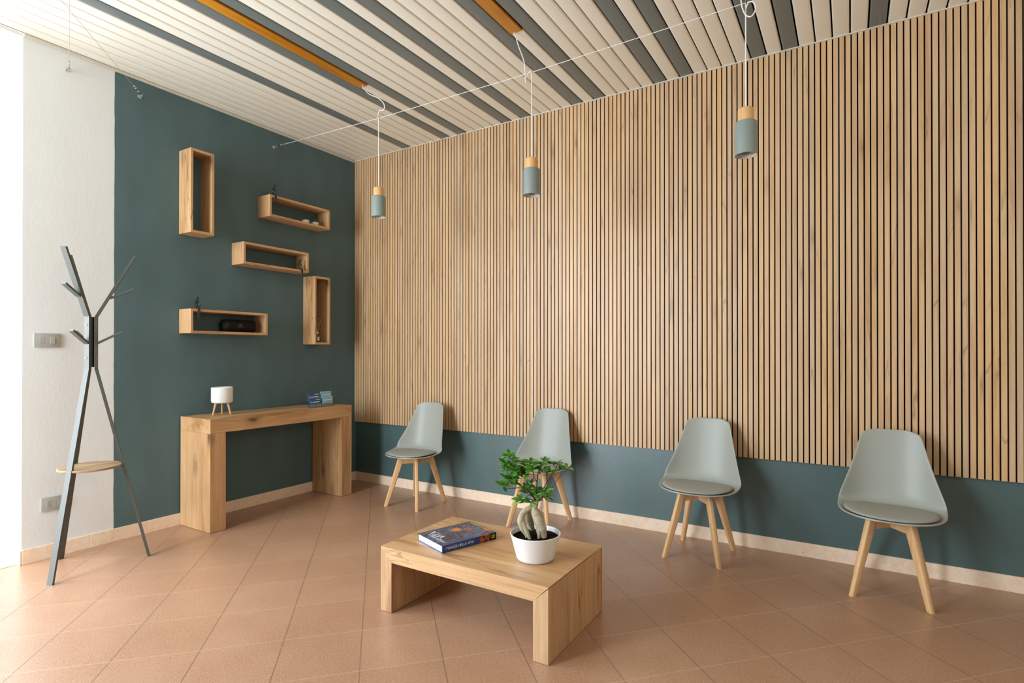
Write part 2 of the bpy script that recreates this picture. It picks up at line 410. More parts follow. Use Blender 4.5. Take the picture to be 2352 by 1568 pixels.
for n in (6, 20, 34):
    bm = B(X0+n*PITCH+0.007, X0+(n+1)*PITCH-0.007, -4.2, -1.05, H-0.010, H+0.012, bev=0.003)
    tag(obj('ceiling_board', bm, m_orange, smooth=True), names[n], 'wooden board', 'honey-coloured boards in the ceiling')

# ================================================================ SLATTED WALL PANEL
t = thing('slatted_wall_panel', 'wide oak slatted acoustic panel covering the upper right wall', 'wall panel', (0, 0, 0.58))
obj('felt_backing', B(0.002, 6.4, -0.0125, -0.001, 0.0, H-0.58-0.0115), m_felt, t)
bm = bmesh.new(); g0 = 0.034
x = g0-0.032
for k in range(200):
    a = g0+0.032*(k-1)+0.0037; b = g0+0.032*k-0.0037
    if b > 6.4: break
    if a < 0.003: a = 0.003
    z1 = H-0.58-0.0115
    prism(bm, [(a, -0.0130), (a, -0.0193), (a+0.0006, -0.02), (b-0.0006, -0.02), (b, -0.0193), (b, -0.0130)], 2, 0.0, z1)
obj('slats', bm, m_slat, t)

# ================================================================ COFFEE TABLE
TX0, TX1, TY0, TY1, TH = 2.247, 3.176, -1.853, -1.300, 0.3135
cx, cy = (TX0+TX1)/2, (TY0+TY1)/2; hx, hy = (TX1-TX0)/2, (TY1-TY0)/2; q = 0.0705
t = thing('coffee_table', 'low oak-effect coffee table carrying a book and a potted bonsai', 'table', (cx, cy, 0))
def mitre(poly): return [(a, b) for a, b in poly]
e = 0.0004
bm = prism(bmesh.new(), [(-hx, TH), (hx, TH), (hx, TH-0.004), (hx-0.0025, TH-0.0045), (hx-q, TH-q), (-hx+q, TH-q), (-hx+0.0002, TH-0.0042), (-hx, TH-0.004)], 1, -hy, hy)
obj('tabletop', bm, m_tab_top, t)
for s in (-1, 1):
    poly = [(s*hx, 0.002), (s*(hx-q), 0.002), (s*(hx-q), TH-q-0.0001), (s*hx, TH-(0.0062 if s > 0 else 0.0042))]
    obj('side_panel', prism(bmesh.new(), poly, 1, -hy, hy), m_tab_side, t)
    obj('foot_glide', B(s*(hx-q/2)-0.03, s*(hx-q/2)+0.03, -hy+0.02, hy-0.02, 0.0, 0.002), m_black, t)

# ================================================================ CONSOLE TABLE
t = thing('console_table', 'oak-effect console table against the dark wall under the box shelves', 'table', (0.2, -1.028, 0))
obj('tabletop', B(-0.188, 0.2, -0.624, 0.624, 0.692, 0.792, bev=0.001), m_con_top, t)
obj('side_panel', B(-0.188, 0.2, -0.624, -0.514, 0.002, 0.6915, bev=0.001), m_con_leg, t)
obj('side_panel', B(-0.188, 0.2, 0.514, 0.624, 0.002, 0.6915, bev=0.001), m_con_leg, t)
for s in (-1, 1): obj('foot_glide', B(-0.17, 0.18, s*0.569-0.04, s*0.569+0.04, 0.0, 0.002), m_black, t)

# ================================================================ BOX SHELVES (open at front and back, on the left wall)
def shelf(y0, y1, z0, z1, label, d=0.157, th=0.018):
    t = thing('box_shelf', label, 'shelf', (0.001, (y0+y1)/2, z0), 0, 'oak box shelves on the dark wall')
    hw = (y1-y0)/2; h = z1-z0; hor = (y1-y0) > h
    for nm, yy, zz in (('side_panel', (-hw, -hw+th), (0, h)), ('side_panel', (hw-th, hw), (0, h)), ('top_panel', (-hw+th, hw-th), (h-th, h)), ('bottom_panel', (-hw+th, hw-th), (0, th))):
        m = m_con_leg if nm == 'side_panel' else m_con_top
        obj(nm, B(0, d, yy[0], yy[1], zz[0], zz[1], bev=0.0008), m, t)
    return t
shelf(-1.661, -1.492, 2.125, 2.733, 'tall upright box shelf hanging empty, furthest left of the upright ones')
shelf(-1.042, -0.443, 2.374, 2.551, 'long box shelf holding two tiny succulents, highest of the long ones')
shelf(-1.264, -0.667, 1.954, 2.127, 'long box shelf in the middle with a seated figurine inside its right end')
shelf(-1.659, -1.058, 1.399, 1.575, 'long box shelf holding a black speaker, lowest of the long ones')
shelf(-0.606, -0.439, 1.332, 1.937, 'upright box shelf holding a reed diffuser, nearest the room corner')

# ================================================================ FIGURINES
def figurine(loc, label, arms, lean, turn, cross=0.0):
    t = thing('seated_figurine', label, 'figurine', loc, turn, 'black seated figurines on the shelves')
    V = []; E = []; R = []
    def ch(pts, rs, root=None):
        p = root
        for c, r in zip(pts, rs):
            V.append(c); R.append(r); i = len(V)-1
            if p is not None: E.append((p, i))
            p = i
        return p
    lx, ly = lean
    pel = ch([(-0.012, 0, 0.0085)], [0.0085])
    ch([(-0.013+lx*0.3, ly*0.3, 0.026), (-0.012+lx*0.8, ly*0.8, 0.046), (-0.010+lx, ly, 0.056), (-0.008+lx*1.1, ly*1.1, 0.066)], [0.0065, 0.0085, 0.006, 0.0032], pel)
    neck = len(V)-1; chest = neck-1
    for s in (-1, 1):
        ch([(-0.004, s*0.0065, 0.0085), (0.012, s*0.006+cross*s, 0.009), (0.0165, s*0.0055, -0.004), (0.017, s*0.0055, -0.034), (0.016, s*0.005, -0.062), (0.024, s*0.005, -0.066)], [0.006, 0.0052, 0.0048, 0.0042, 0.003, 0.0022], pel)
        A = arms[0] if s < 0 else arms[1]
        ch([(-0.010+lx, ly+s*0.0125, 0.0535)]+A, [0.0036]+[0.0028]*len(A), chest)
    me = bpy.data.meshes.new('tmp'); me.from_pydata(V, E, []); o = bpy.data.objects.new('tmp', me); COL.objects.link(o)
    o.modifiers.new('s', 'SKIN'); 
    for i, sv in enumerate(me.skin_vertices[0].data): sv.radius = (R[i], R[i]); sv.use_root = (i == 0)
    sub = o.modifiers.new('u', 'SUBSURF'); sub.levels = sub.render_levels = 2
    me2 = bake(o)
    bm = bmesh.new(); bm.from_mesh(me2)
    r = bmesh.ops.create_uvsphere(bm, u_segments=16, v_segments=12, radius=1.0)
    for v in r['verts']: v.co = Vector((v.co.x*0.0098-0.005+lx*1.25, v.co.y*0.0092+ly*1.25, v.co.z*0.0125+0.0775))
    obj('body', bm, m_fig, t, smooth='all')
    return t
think = [(0.004, -0.017, 0.036), (0.006, -0.004, 0.052)]
knee = lambda s: [(-0.003, s*0.019, 0.032), (0.010, s*0.008, 0.016)]
back = lambda s: [(-0.022, s*0.020, 0.030), (-0.020, s*0.016, 0.004)]
figurine((0.146, -1.604, 1.5755), 'slim black figurine sitting on the lowest long shelf above the speaker', ([(-0.004, -0.020, 0.030), (0.006, -0.006, 0.018)], knee(1)), (0.0, 0.0), 0.0)
figurine((0.146, -0.995, 2.5515), 'slim black figurine perched on top of the highest long shelf, leaning forward', (knee(-1), [(0.012, 0.018, 0.038), (0.016, 0.004, 0.030)]), (0.006, 0.0), 0.25)
figurine((0.146, -0.742, 1.9725), 'slim black figurine sitting inside the middle shelf with legs hanging out', (back(-1), knee(1)), (0.0, 0.0), 0.1)

# ================================================================ SUCCULENTS
m_leaf_y = flat('succulent_leaf_bright', lin(140, 165, 60), 0.5); m_leaf_d = flat('succulent_leaf_dark', lin(60, 92, 56), 0.5)
m_pebble = flat('pot_soil', lin(60, 44, 32), 0.9)
def succulent(loc, label, m, spiky):
    t = thing('potted_succulent', label, 'plant', loc, 0.12, 'tiny succulents on the top long shelf')
    bm = bmesh.new(); a, b, h = 0.021, 0.025, 0.034
    lo = [(-a, -a), (a, -a), (a, a), (-a, a)]; hi = [(-b, -b), (b, -b), (b, b), (-b, b)]
    vl = [bm.verts.new((x, y, 0)) for x, y in lo]; vh = [bm.verts.new((x, y, h)) for x, y in hi]; vi = [bm.verts.new((x*0.86, y*0.86, h)) for x, y in hi]; vb = [bm.verts.new((x*0.82, y*0.82, h-0.008)) for x, y in hi]
    bm.faces.new(vl[::-1])
    for i in range(4):
        j = (i+1) % 4; bm.faces.new((vl[i], vl[j], vh[j], vh[i])); bm.faces.new((vh[i], vh[j], vi[j], vi[i])); bm.faces.new((vi[i], vi[j], vb[j], vb[i]))
    bm.faces.new(vb)
    bmesh.ops.bevel(bm, geom=[e for e in bm.edges if e.calc_length() > 0.03 and abs((e.verts[0].co-e.verts[1].co).z) > 0.02], offset=0.006, segments=3, affect='EDGES')
    obj('pot', bm, m_ceram, t)
    obj('soil', B(-0.019, 0.019, -0.019, 0.019, h-0.012, h-0.005), m_pebble, t)
    bm = bmesh.new(); rr = random.Random(3 if spiky else 5)
    cs = [(0, 0)] if spiky else [(-0.010, -0.009), (0.010, -0.006), (0.0, 0.010), (-0.006, 0.002), (0.011, 0.010)]
    for cx_, cy_ in cs:
        for k in range(22 if spiky else 12):
            a = k*2.4; el = 0.25+1.2*k/(22 if spiky else 12); L = (0.036 if spiky else 0.015)*(0.8+0.3*rr.random())
            d = Vector((math.cos(a)*math.cos(el), math.sin(a)*math.cos(el), math.sin(el)))
            p = Vector((cx_, cy_, h-0.006))
            tube(bm, [p, p+d*L*0.35, p+d*L*0.7+Vector((0, 0, L*0.06)), p+d*L+Vector((0, 0, L*0.16))], [0.002, 0.0034 if spiky else 0.0034, 0.0026, 0.0004], 6)
    obj('leaves', bm, m, t, smooth='all')
succulent((0.093, -0.651, 2.3925), 'tiny succulent with yellow-green leaves in a white pot', m_leaf_y, False)
succulent((0.093, -0.555, 2.3925), 'tiny succulent with dark spiky leaves in a white pot', m_leaf_d, True)

# ================================================================ SPEAKER
t = thing('portable_speaker', 'black cylindrical portable speaker lying inside the lowest long shelf', 'speaker', (0.072, -1.25, 1.4175))
def ycyl(bm, prof, seg=36, c=(0, 0, 0)):
    b2 = bmesh.new(); lathe(b2, prof, seg); bmesh.ops.rotate(b2, verts=b2.verts[:], cent=(0, 0, 0), matrix=Matrix.Rotation(PI/2, 3, 'X')); bmesh.ops.translate(b2, verts=b2.verts[:], vec=c)
    me = bpy.data.meshes.new('t'); b2.to_mesh(me); b2.free(); bm.from_mesh(me); return bm
m_grille = NT('black_speaker_mesh', 0.75, 0.3); _v = m_grille.coord(); m_grille.col(m_grille.mix(m_grille.noise(_v, 400, 2), lin(7, 7, 7), lin(13, 12, 12))); m_grille.bump(m_grille.noise(_v, 500, 1), 0.4, 0.002); m_grille = m_grille.m
R_ = 0.050
obj('grille', ycyl(bmesh.new(), [(R_-0.004, -0.118), (R_, -0.112), (R_, 0.112), (R_-0.004, 0.118)], 40, (0, 0, R_)), m_grille, t, smooth=True)
for s in (-1, 1):
    obj('end_cap', ycyl(bmesh.new(), [(0, s*0.118), (0.030, s*0.118), (0.038, s*0.122), (R_-0.002, s*0.124), (R_, s*0.120), (R_, s*0.113), (R_-0.004, s*0.112)], 40, (0, 0, R_)), m_black, t, smooth=True)
    obj('bass_radiator', ycyl(bmesh.new(), [(0, s*0.1215), (0.022, s*0.1205), (0.030, s*0.1185)], 32, (0, 0, R_)), m_rack, t, smooth=True)
m_logo = flat('copper_lettering', lin(104, 62, 50), 0.5)
text_part('lettering', 'JBL', 0.036, m_logo, t, axes((R_*1.0+0.0012, -0.012, R_*1.0), (0, 1, 0), (0, 0, 1)), 0.0008, sx=0.9)
obj('base_feet', B(-0.02, 0.02, -0.09, 0.09, 0.0, 0.004), m_black, t)

# ================================================================ REED DIFFUSER
t = thing('reed_diffuser', 'small glass reed diffuser with three sticks inside the upright shelf', 'diffuser', (0.085, -0.523, 1.3505))
bm = lathe(bmesh.new(), [(0, 0), (0.019, 0), (0.021, 0.003), (0.021, 0.058), (0.017, 0.066), (0.0085, 0.070), (0.0085, 0.080), (0.0065, 0.080), (0.0065, 0.070), (0.015, 0.064), (0.019, 0.056), (0.019, 0.004), (0, 0.003)], 32)
obj('bottle', bm, m_bottle, t, smooth=True)
obj('collar', lathe(bmesh.new(), [(0.0068, 0.079), (0.0115, 0.079), (0.0115, 0.095), (0.0068, 0.095)], 24, close=True), m_ceram, t, smooth=True)
bm = bmesh.new(); 
for k in range(8):
    a0 = -0.55+1.1*k/8; a1 = -0.55+1.1*(k+1)/8; r = 0.0214
    bm.faces.new([bm.verts.new((r*math.cos(a), r*math.sin(a), z)) for a, z in ((a0, 0.016), (a1, 0.016), (a1, 0.050), (a0, 0.050))])
obj('paper_label', bm, m_inner, t)
m_reed = flat('reed_wood', lin(196, 140, 80), 0.6)
for dx, dy in ((0.006, 0.036), (-0.004, -0.012), (0.008, 0.006)):
    obj('reed', tube(bmesh.new(), [(-dx*0.3, -dy*0.25, 0.006), (dx, dy, 0.225)], 0.0022, 8), m_reed, t)

# ================================================================ TRIPOD PLANTER
t = thing('tripod_planter', 'white round planter on three wooden legs standing on the console', 'planter', (0.165, -1.435, 0.792))
r = 0.073; zb = 0.088; zt = 0.207
obj('pot', lathe(bmesh.new(), [(0, zb), (r-0.014, zb), (r-0.004, zb+0.006), (r, zb+0.018), (r, zt-0.002), (r-0.002, zt), (r-0.006, zt-0.002), (r-0.007, zb+0.03), (r-0.02, zb+0.012), (0, zb+0.012)], 56), m_ceram, t, smooth=True)
for a in (-1.95, 0.75, 2.6):
    d = Vector((math.cos(a), math.sin(a), 0)); 
    obj('leg', tube(bmesh.new(), [d*0.040+Vector((0, 0, zb+0.002)), d*0.060+Vector((0, 0, 0.002)), d*0.0605+Vector((0, 0, 0.0))], [0.0088, 0.0062, 0.0055], 14), m_beech, t, smooth=True)

# ================================================================ BUSINESS CARDS
hold = thing('card_holder', 'clear acrylic card holder standing on the right end of the console', 'card holder', (0.30, -0.662, 0.792))
bm = bmesh.new()
for z0, x0 in ((0.0, 0.028), (0.024, 0.010)):
    box(bm, x0+0.0, x0+0.002, -0.125, 0.125, z0, z0+0.030); box(bm, x0-0.016, x0+0.002, -0.125, 0.125, z0, z0+0.002)
    box(bm, x0-0.0175, x0-0.0160, -0.125, 0.125, z0, z0+0.085)
    for y in (-0.125, -0.001, 0.123): box(bm, x0-0.016, x0, y, y+0.002, z0+0.002, z0+0.030)
obj('holder_body', bm, m_acryl, hold)
m_card1 = flat('navy_card', lin(46, 84, 128), 0.5); m_card2 = flat('pale_blue_card', lin(130, 176, 194), 0.5); m_ink = flat('white_ink', lin(225, 235, 240), 0.5)
for col, yy, m, cname in ((0, -0.0625, m_card1, 'dark blue'), (1, 0.0625, m_card2, 'pale blue')):
    for row, (x, z, rn) in enumerate(((0.3105, 0.7945+0.010*col, 'front'), (0.2915, 0.8185+0.008*col, 'rear'))):
        t = thing('business_cards', f'{cname} business cards in the {rn} pocket of the acrylic holder', 'business card', (x, -0.662+yy, z), 0, 'business cards in the acrylic holder')
        bm = B(0, 0.012, -0.054, 0.054, 0, 0.075 if row == 0 else 0.095)
        bmesh.ops.rotate(bm, verts=bm.verts[:], cent=(0, 0, 0), matrix=Matrix.Rotation(-0.02, 3, 'Y')); obj('card_stack', bm, m, t)
        bm = bmesh.new(); top = 0.075 if row == 0 else 0.095
        x1 = 0.0122
        prism(bm, [(-0.040+0.0055*math.cos(k*PI/4), top-0.030+0.0055*math.sin(k*PI/4)) for k in range(8)], 0, x1, x1+0.0006)
        box(bm, x1, x1+0.0006, -0.030, 0.040, top-0.033, top-0.027)
        if col == 0: box(bm, x1, x1+0.0006, 0.005, 0.048, top-0.012, top-0.008)
        else: box(bm, x1, x1+0.0006, -0.046, 0.046, top-0.005, top-0.003)
        obj('print', bm, m_ink, t)

# ================================================================ CHAIRS
def shell_mesh():
    # centre-line profile (y forward is -Y, z up) and half width
    prof = [(-0.243, 0.420), (-0.225, 0.4165), (-0.18, 0.411), (-0.12, 0.406), (-0.06, 0.403), (0.0, 0.402), (0.05, 0.404), (0.095, 0.411), (0.128, 0.428), (0.150, 0.456), (0.164, 0.500), (0.174, 0.552), (0.184, 0.612), (0.195, 0.675), (0.206, 0.735), (0.215, 0.785), (0.220, 0.812), (0.222, 0.826)]
    hw = []
    for y, z in prof:
        if y <= -0.0: 
            tt = min(1.0, max(0.0, (-y)/0.243)); hw.append(0.243*(max(0.0, 1-tt**2.3))**(1/2.3))
        else: hw.append(None)
    zs = {6: 0.243, 7: 0.241, 8: 0.237, 9: 0.230, 10: 0.218, 11: 0.204, 12: 0.188, 13: 0.171, 14: 0.156, 15: 0.144, 16: 0.133, 17: 0.108}
    for i in zs: hw[i] = zs[i]
    fwd_ = [0, 0, 0, 0, 0, -0.004, -0.020, -0.052, -0.086, -0.100, -0.096, -0.082, -0.066, -0.052, -0.040, -0.030, -0.024, -0.018]
    rise = [0.0, 0.004, 0.010, 0.018, 0.026, 0.034, 0.042, 0.050, 0.052, 0.045, 0.034, 0.022, 0.012, 0.006, 0.004, 0.004, 0.004, 0.000]
    bm = bmesh.new(); NU = 20; rows = []
    for i, (y, z) in enumerate(prof):
        row = []
        w_ = hw[i]
        if w_ < 0.01: w_ = 0.05
        for k in range(NU+1):
            u = -1+2*k/NU; au = abs(u)**2.6
            x = w_*u
            yy, zz = y+fwd_[i]*au, z+rise[i]*au
            if i == 0: yy += 0.006*u*u
            if i == 17: zz += 0.003*(1-abs(1-abs(u)*1.4)) - 0.013*abs(u)**5
            if i == 16: zz -= 0.006*abs(u)**4
            row.append(bm.verts.new((x, yy, zz)))
        rows.append(row)
    for a, b in zip(rows, rows[1:]):
        for k in range(NU): bm.faces.new((a[k], a[k+1], b[k+1], b[k]))
    bmesh.ops.recalc_face_normals(bm, faces=bm.faces[:])
    me = bpy.data.meshes.new('tmp'); bm.to_mesh(me); bm.free()
    o = bpy.data.objects.new('tmp', me); COL.objects.link(o)
    so = o.modifiers.new('s', 'SOLIDIFY'); so.thickness = 0.009; so.offset = 0
    su = o.modifiers.new('u', 'SUBSURF'); su.levels = su.render_levels = 2
    me = bake(o); me.name = 'seat_shell'
    for p in me.polygons: p.use_smooth = True
    me.materials.clear(); me.materials.append(m_chair); return me
def make_chair(label):
    t = thing('shell_chair', label, 'chair', (0, 0, 0), 0, 'sage grey shell chairs along the wall')
    o = bpy.data.objects.new('seat_shell', shell_mesh()); COL.objects.link(o); o.parent = t
    bm = bmesh.new(); rings = []; NR, NS = 10, 48
    def pt(r, a, top):
        x = math.cos(a); y = math.sin(a); k = 2.3
        sx = abs(x)**(2/k)*(1 if x >= 0 else -1); sy = abs(y)**(2/k)*(1 if y >= 0 else -1)
        z = 0.4145+(0.030*(1-r**3.2)**0.8 if top else 0.0)+0.010*(r**4)+0.012*r*r*x*x
        return (sx*r*0.212, -0.052+sy*r*0.170, z)
    c = bm.verts.new(pt(0, 0, True)); prev = None
    seq = [(i/NR, True) for i in range(1, NR+1)]+[(0.97, False), (0.6, False)]
    for rr, tp in seq:
        ring = [bm.verts.new(pt(rr, 2*PI*k/NS, tp)) for k in range(NS)]
        for k in range(NS):
            j = (k+1) % NS
            bm.faces.new((c, ring[k], ring[j]) if prev is None else (prev[k], ring[k], ring[j], prev[j]))
        prev = ring
    bm.faces.new(prev[::-1])
    obj('seat_cushion', bm, m_cush, t, smooth='all')
    for sx in (-1, 1):
        for sy in (-1, 1):
            foot = Vector((sx*0.163, sy*0.180, 0)); d = foot.normalized(); top = d*0.118+Vector((0, 0, 0.392))
            bm = bmesh.new(); foot2 = foot
            side = d
            beam(bm, top, foot2+Vector((0, 0, -0.0)), 0.052, 0.030, 0.034, 0.026, side=side, bev=0.0)
            # round the outer edge, cut the foot level
            out = [e_ for e_ in bm.edges if abs((e_.verts[0].co-e_.verts[1].co).z) > 0.2]
            bmesh.ops.bevel(bm, geom=out, offset=0.009, segments=4, affect='EDGES', profile=0.5)
            for v in bm.verts:
                if v.co.z < 0.03: v.co.z = 0.0
            obj('leg', bm, m_beech, t, smooth=True)
    bm = bmesh.new()
    for a in (1, -1):
        p = Vector((0.163, a*0.180, 0)).normalized()*0.112
        beam(bm, (-p.x, -p.y, 0.362), (p.x, p.y, 0.362), 0.026, 0.046, side=(-p.y, p.x, 0), bev=0.002)
    obj('cross_frame', bm, m_beech, t)
    obj('mounting_plate', B(-0.075, 0.075, -0.075, 0.075, 0.386, 0.396, bev=0.002), m_black, t)
    return t
chair = make_chair('sage grey shell chair closest to the corner and the console table')
chair.location = (1.098, -0.338, 0); chair.rotation_euler = (0, 0, 0.04)
dup(chair, (2.245, -0.262, 0), 0.0, 'sage grey shell chair partly hidden behind the potted bonsai')
dup(chair, (3.405, -0.285, 0), -0.05, 'sage grey shell chair third from the corner, right of the coffee table')
dup(chair, (4.398, -0.318, 0), -0.06, 'sage grey shell chair furthest right, largest in view')

# ================================================================ COAT RACK
C0 = Vector((0.362, -2.333, 0))
t = thing('coat_rack', 'black metal tree coat rack with a round wooden tray, standing by the white wall', 'coat rack', C0)
feet = [((0.505, -2.57), 0.019), ((0.075, -2.380), 0.019), ((0.490, -2.070), 0.034)]
for k, ((fx, fy), rr) in enumerate(feet):
    d = Vector((fx-C0.x, fy-C0.y, 0)); R1 = d.length; d.normalize(); s = Vector((-d.y, d.x, 0)); r0 = 0.026
    P = lambda r, z: d*r+Vector((0, 0, z))
    W_, D_ = 0.030, 0.014
    bm = bmesh.new()
    beam(bm, P(R1-0.006, 0.0), P(r0, 1.162), W_, D_, side=s); beam(bm, P(r0, 1.158), P(r0, 1.474), W_, D_, side=s); beam(bm, P(r0, 1.470), P(0.212 if k else 0.192, 1.848), W_, D_, side=s)
    for v in bm.verts:
        if v.co.z < 0.02: v.co.z = 0.0
    up_ = obj('upright', bm, m_rack, t)
    obj('branch', beam(bmesh.new(), P(0.088, 1.583), P(0.205 if k else 0.192, 1.645), 0.026, 0.012, side=s), m_rack, up_)
    obj('branch', beam(bmesh.new(), P(r0+0.004, 1.312), P(0.150 if k else 0.14, 1.384), 0.026, 0.012, side=s), m_rack, up_)
    for z in (1.225, 1.42):
        bm = bmesh.new(); bmesh.ops.create_cone(bm, segments=14, radius1=0.0055, radius2=0.004, depth=0.005, cap_ends=True)
        bmesh.ops.transform(bm, verts=bm.verts[:], matrix=axes(P(r0+0.0085, z), s, (0, 0, 1)))
        obj('bolt', bm, m_steel, up_)
obj('centre_tube', lathe(bmesh.new(), [(0, 1.172), (0.017, 1.172), (0.017, 1.468), (0, 1.468)], 28), m_black, t, smooth=True)
obj('tray', lathe(bmesh.new(), [(0, 0.576), (0.150, 0.576), (0.1535, 0.579), (0.1535, 0.587), (0.150, 0.590), (0, 0.590)], 64), m_tray, t, smooth=True)
for (fx, fy), rr in feet:
    d = Vector((fx-C0.x, fy-C0.y, 0)); R1 = d.length; d.normalize()
    obj('tray_bracket', beam(bmesh.new(), d*0.13+Vector((0, 0, 0.573)), d*(0.026+(R1-0.032)*(1-0.573/1.162)+0.0)+Vector((0, 0, 0.573)), 0.014, 0.005), m_black, t)

# ================================================================ SWITCH AND SOCKET
t = thing('light_switch', 'grey light switch plate on the white wall beside the coat rack', 'switch', (0.0, -2.4215, 1.3325))
obj('cover_plate', B(0.0005, 0.009, -0.0645, 0.0645, -0.042, 0.042, bev=0.0035), m_plate, t, smooth=True)
for y in (-0.037, -0.0125): obj('blank_module', B(0.006, 0.0098, y, y+0.0235, -0.022, 0.022, bev=0.001), m_plate, t)
bm = B(0.006, 0.0125, 0.0125, 0.0355, -0.022, 0.022, bev=0.001); obj('rocker', bm, m_plate, t)
t = thing('power_socket', 'grey power socket plate low on the white wall behind the coat rack', 'socket', (0.0, -2.385, 0.331))
obj('cover_plate', B(0.0005, 0.009, -0.0645, 0.0645, -0.042, 0.042, bev=0.0035), m_plate, t, smooth=True)
for y in (-0.037, -0.0125, 0.0125): 
    f_ = obj('socket_module', B(0.006, 0.0098, y, y+0.0235, -0.022, 0.022, bev=0.001), m_plate, t)
bm = bmesh.new()
for z in (-0.011, 0, 0.011): prism(bm, [(-0.0245+0.0022*math.cos(a*PI/6), z+0.0022*math.sin(a*PI/6)) for a in range(12)], 0, 0.0096, 0.0102)
obj('pin_holes', bm, m_black, t)

# ================================================================ WIRES AND PENDANTS
def cable(name, p0, p1, label, sag=0.0, r=0.0014):
    p0, p1 = Vector(p0), Vector(p1); d = (p1-p0).normalized()
    t = thing(name, label, 'cable', p0, 0, 'thin tensioned steel cables under the ceiling')
    bm = bmesh.new(); 
    # eye bolt at the wall
    tube(bm, [(0, 0, 0), (0.02, 0, 0)], 0.004, 10)
    lathe_pts = []
    for k in range(13):
        a = 2*PI*k/12; lathe_pts.append((0.030+0.011*math.cos(a), 0, 0.011*math.sin(a)))
    tube(bm, lathe_pts, 0.0030, 8, caps=False)
    lathe(bm, [(0, -0.0), (0.0, 0.0)], 4) if False else None
    box(bm, 0.0, 0.004, -0.011, 0.011, -0.011, 0.011, bev=0.001)
    obj('eye_bolt', bm, m_steel, t, smooth=True)
    A_ = Vector((0.036, 0, 0))+d*0.006
    bm = bmesh.new(); tube(bm, [A_, A_+d*0.018, A_+d*0.019, A_+d*0.060, A_+d*0.061, A_+d*0.080], [0.0020, 0.0020, 0.0042, 0.0042, 0.0020, 0.0020], 10)
    tube(bm, [A_+d*0.092, A_+d*0.106], [0.0052, 0.0052], 8)
    tube(bm, [A_+d*0.076, A_+d*0.125], 0.0014, 8)
    tube(bm, [A_+d*0.120, A_+d*0.132], [0.0046, 0.0046], 8)
    obj('turnbuckle', bm, m_steel, t, smooth=True)
    L = (p1-p0).length; pts = []
    for k in range(33):
        s = k/32; pts.append(A_+d*0.056+(p1-p0-A_-d*0.056)*s+Vector((0, 0, -sag*4*s*(1-s))))
    obj('steel_wire', tube(bmesh.new(), pts, r, 6), m_wire, t, smooth=True)
    return t
def wire_z(x):  # height of the main wire (two nearly straight spans hung from the lamps)
    pts = [(0.0, 3.008), (1.247, 2.979), (2.533, 2.972), (3.790, 2.992), (6.8, 3.03)]
    for (a, za), (b, zb_) in zip(pts, pts[1:]):
        if a <= x <= b: return za+(zb_-za)*(x-a)/(b-a)
YW = -0.903
t = thing('suspension_cable', 'long steel cable across the room that carries the three pendant lamps', 'cable', (0, YW, 3.008), 0, 'thin tensioned steel cables under the ceiling')
tmpc = cable('suspension_cable', (0, YW, 3.008), (6.8, YW, 2.98), 'x')
for ch in list(tmpc.children):
    if ch.name.startswith('steel_wire'): bpy.data.objects.remove(ch)
    else: ch.parent = t
bpy.data.objects.remove(tmpc)
pts = [(0.09, 0, wire_z(0.09)-3.008), (1.247, 0, 2.979-3.008), (2.533, 0, 2.972-3.008), (3.790, 0, 2.992-3.008), (6.8, 0, 0.022)]
obj('steel_wire', tube(bmesh.new(), pts, 0.0020, 6), m_cord, t, smooth='all')
cable('suspension_cable', (0, -1.922, 3.026), (1.35, -3.115, 3.026), 'steel cable anchored high on the dark wall near its left edge')
cable('suspension_cable', (0, -2.327, 3.032), (2.4, -3.15, 3.032), 'steel cable anchored high on the white wall at the upper left')

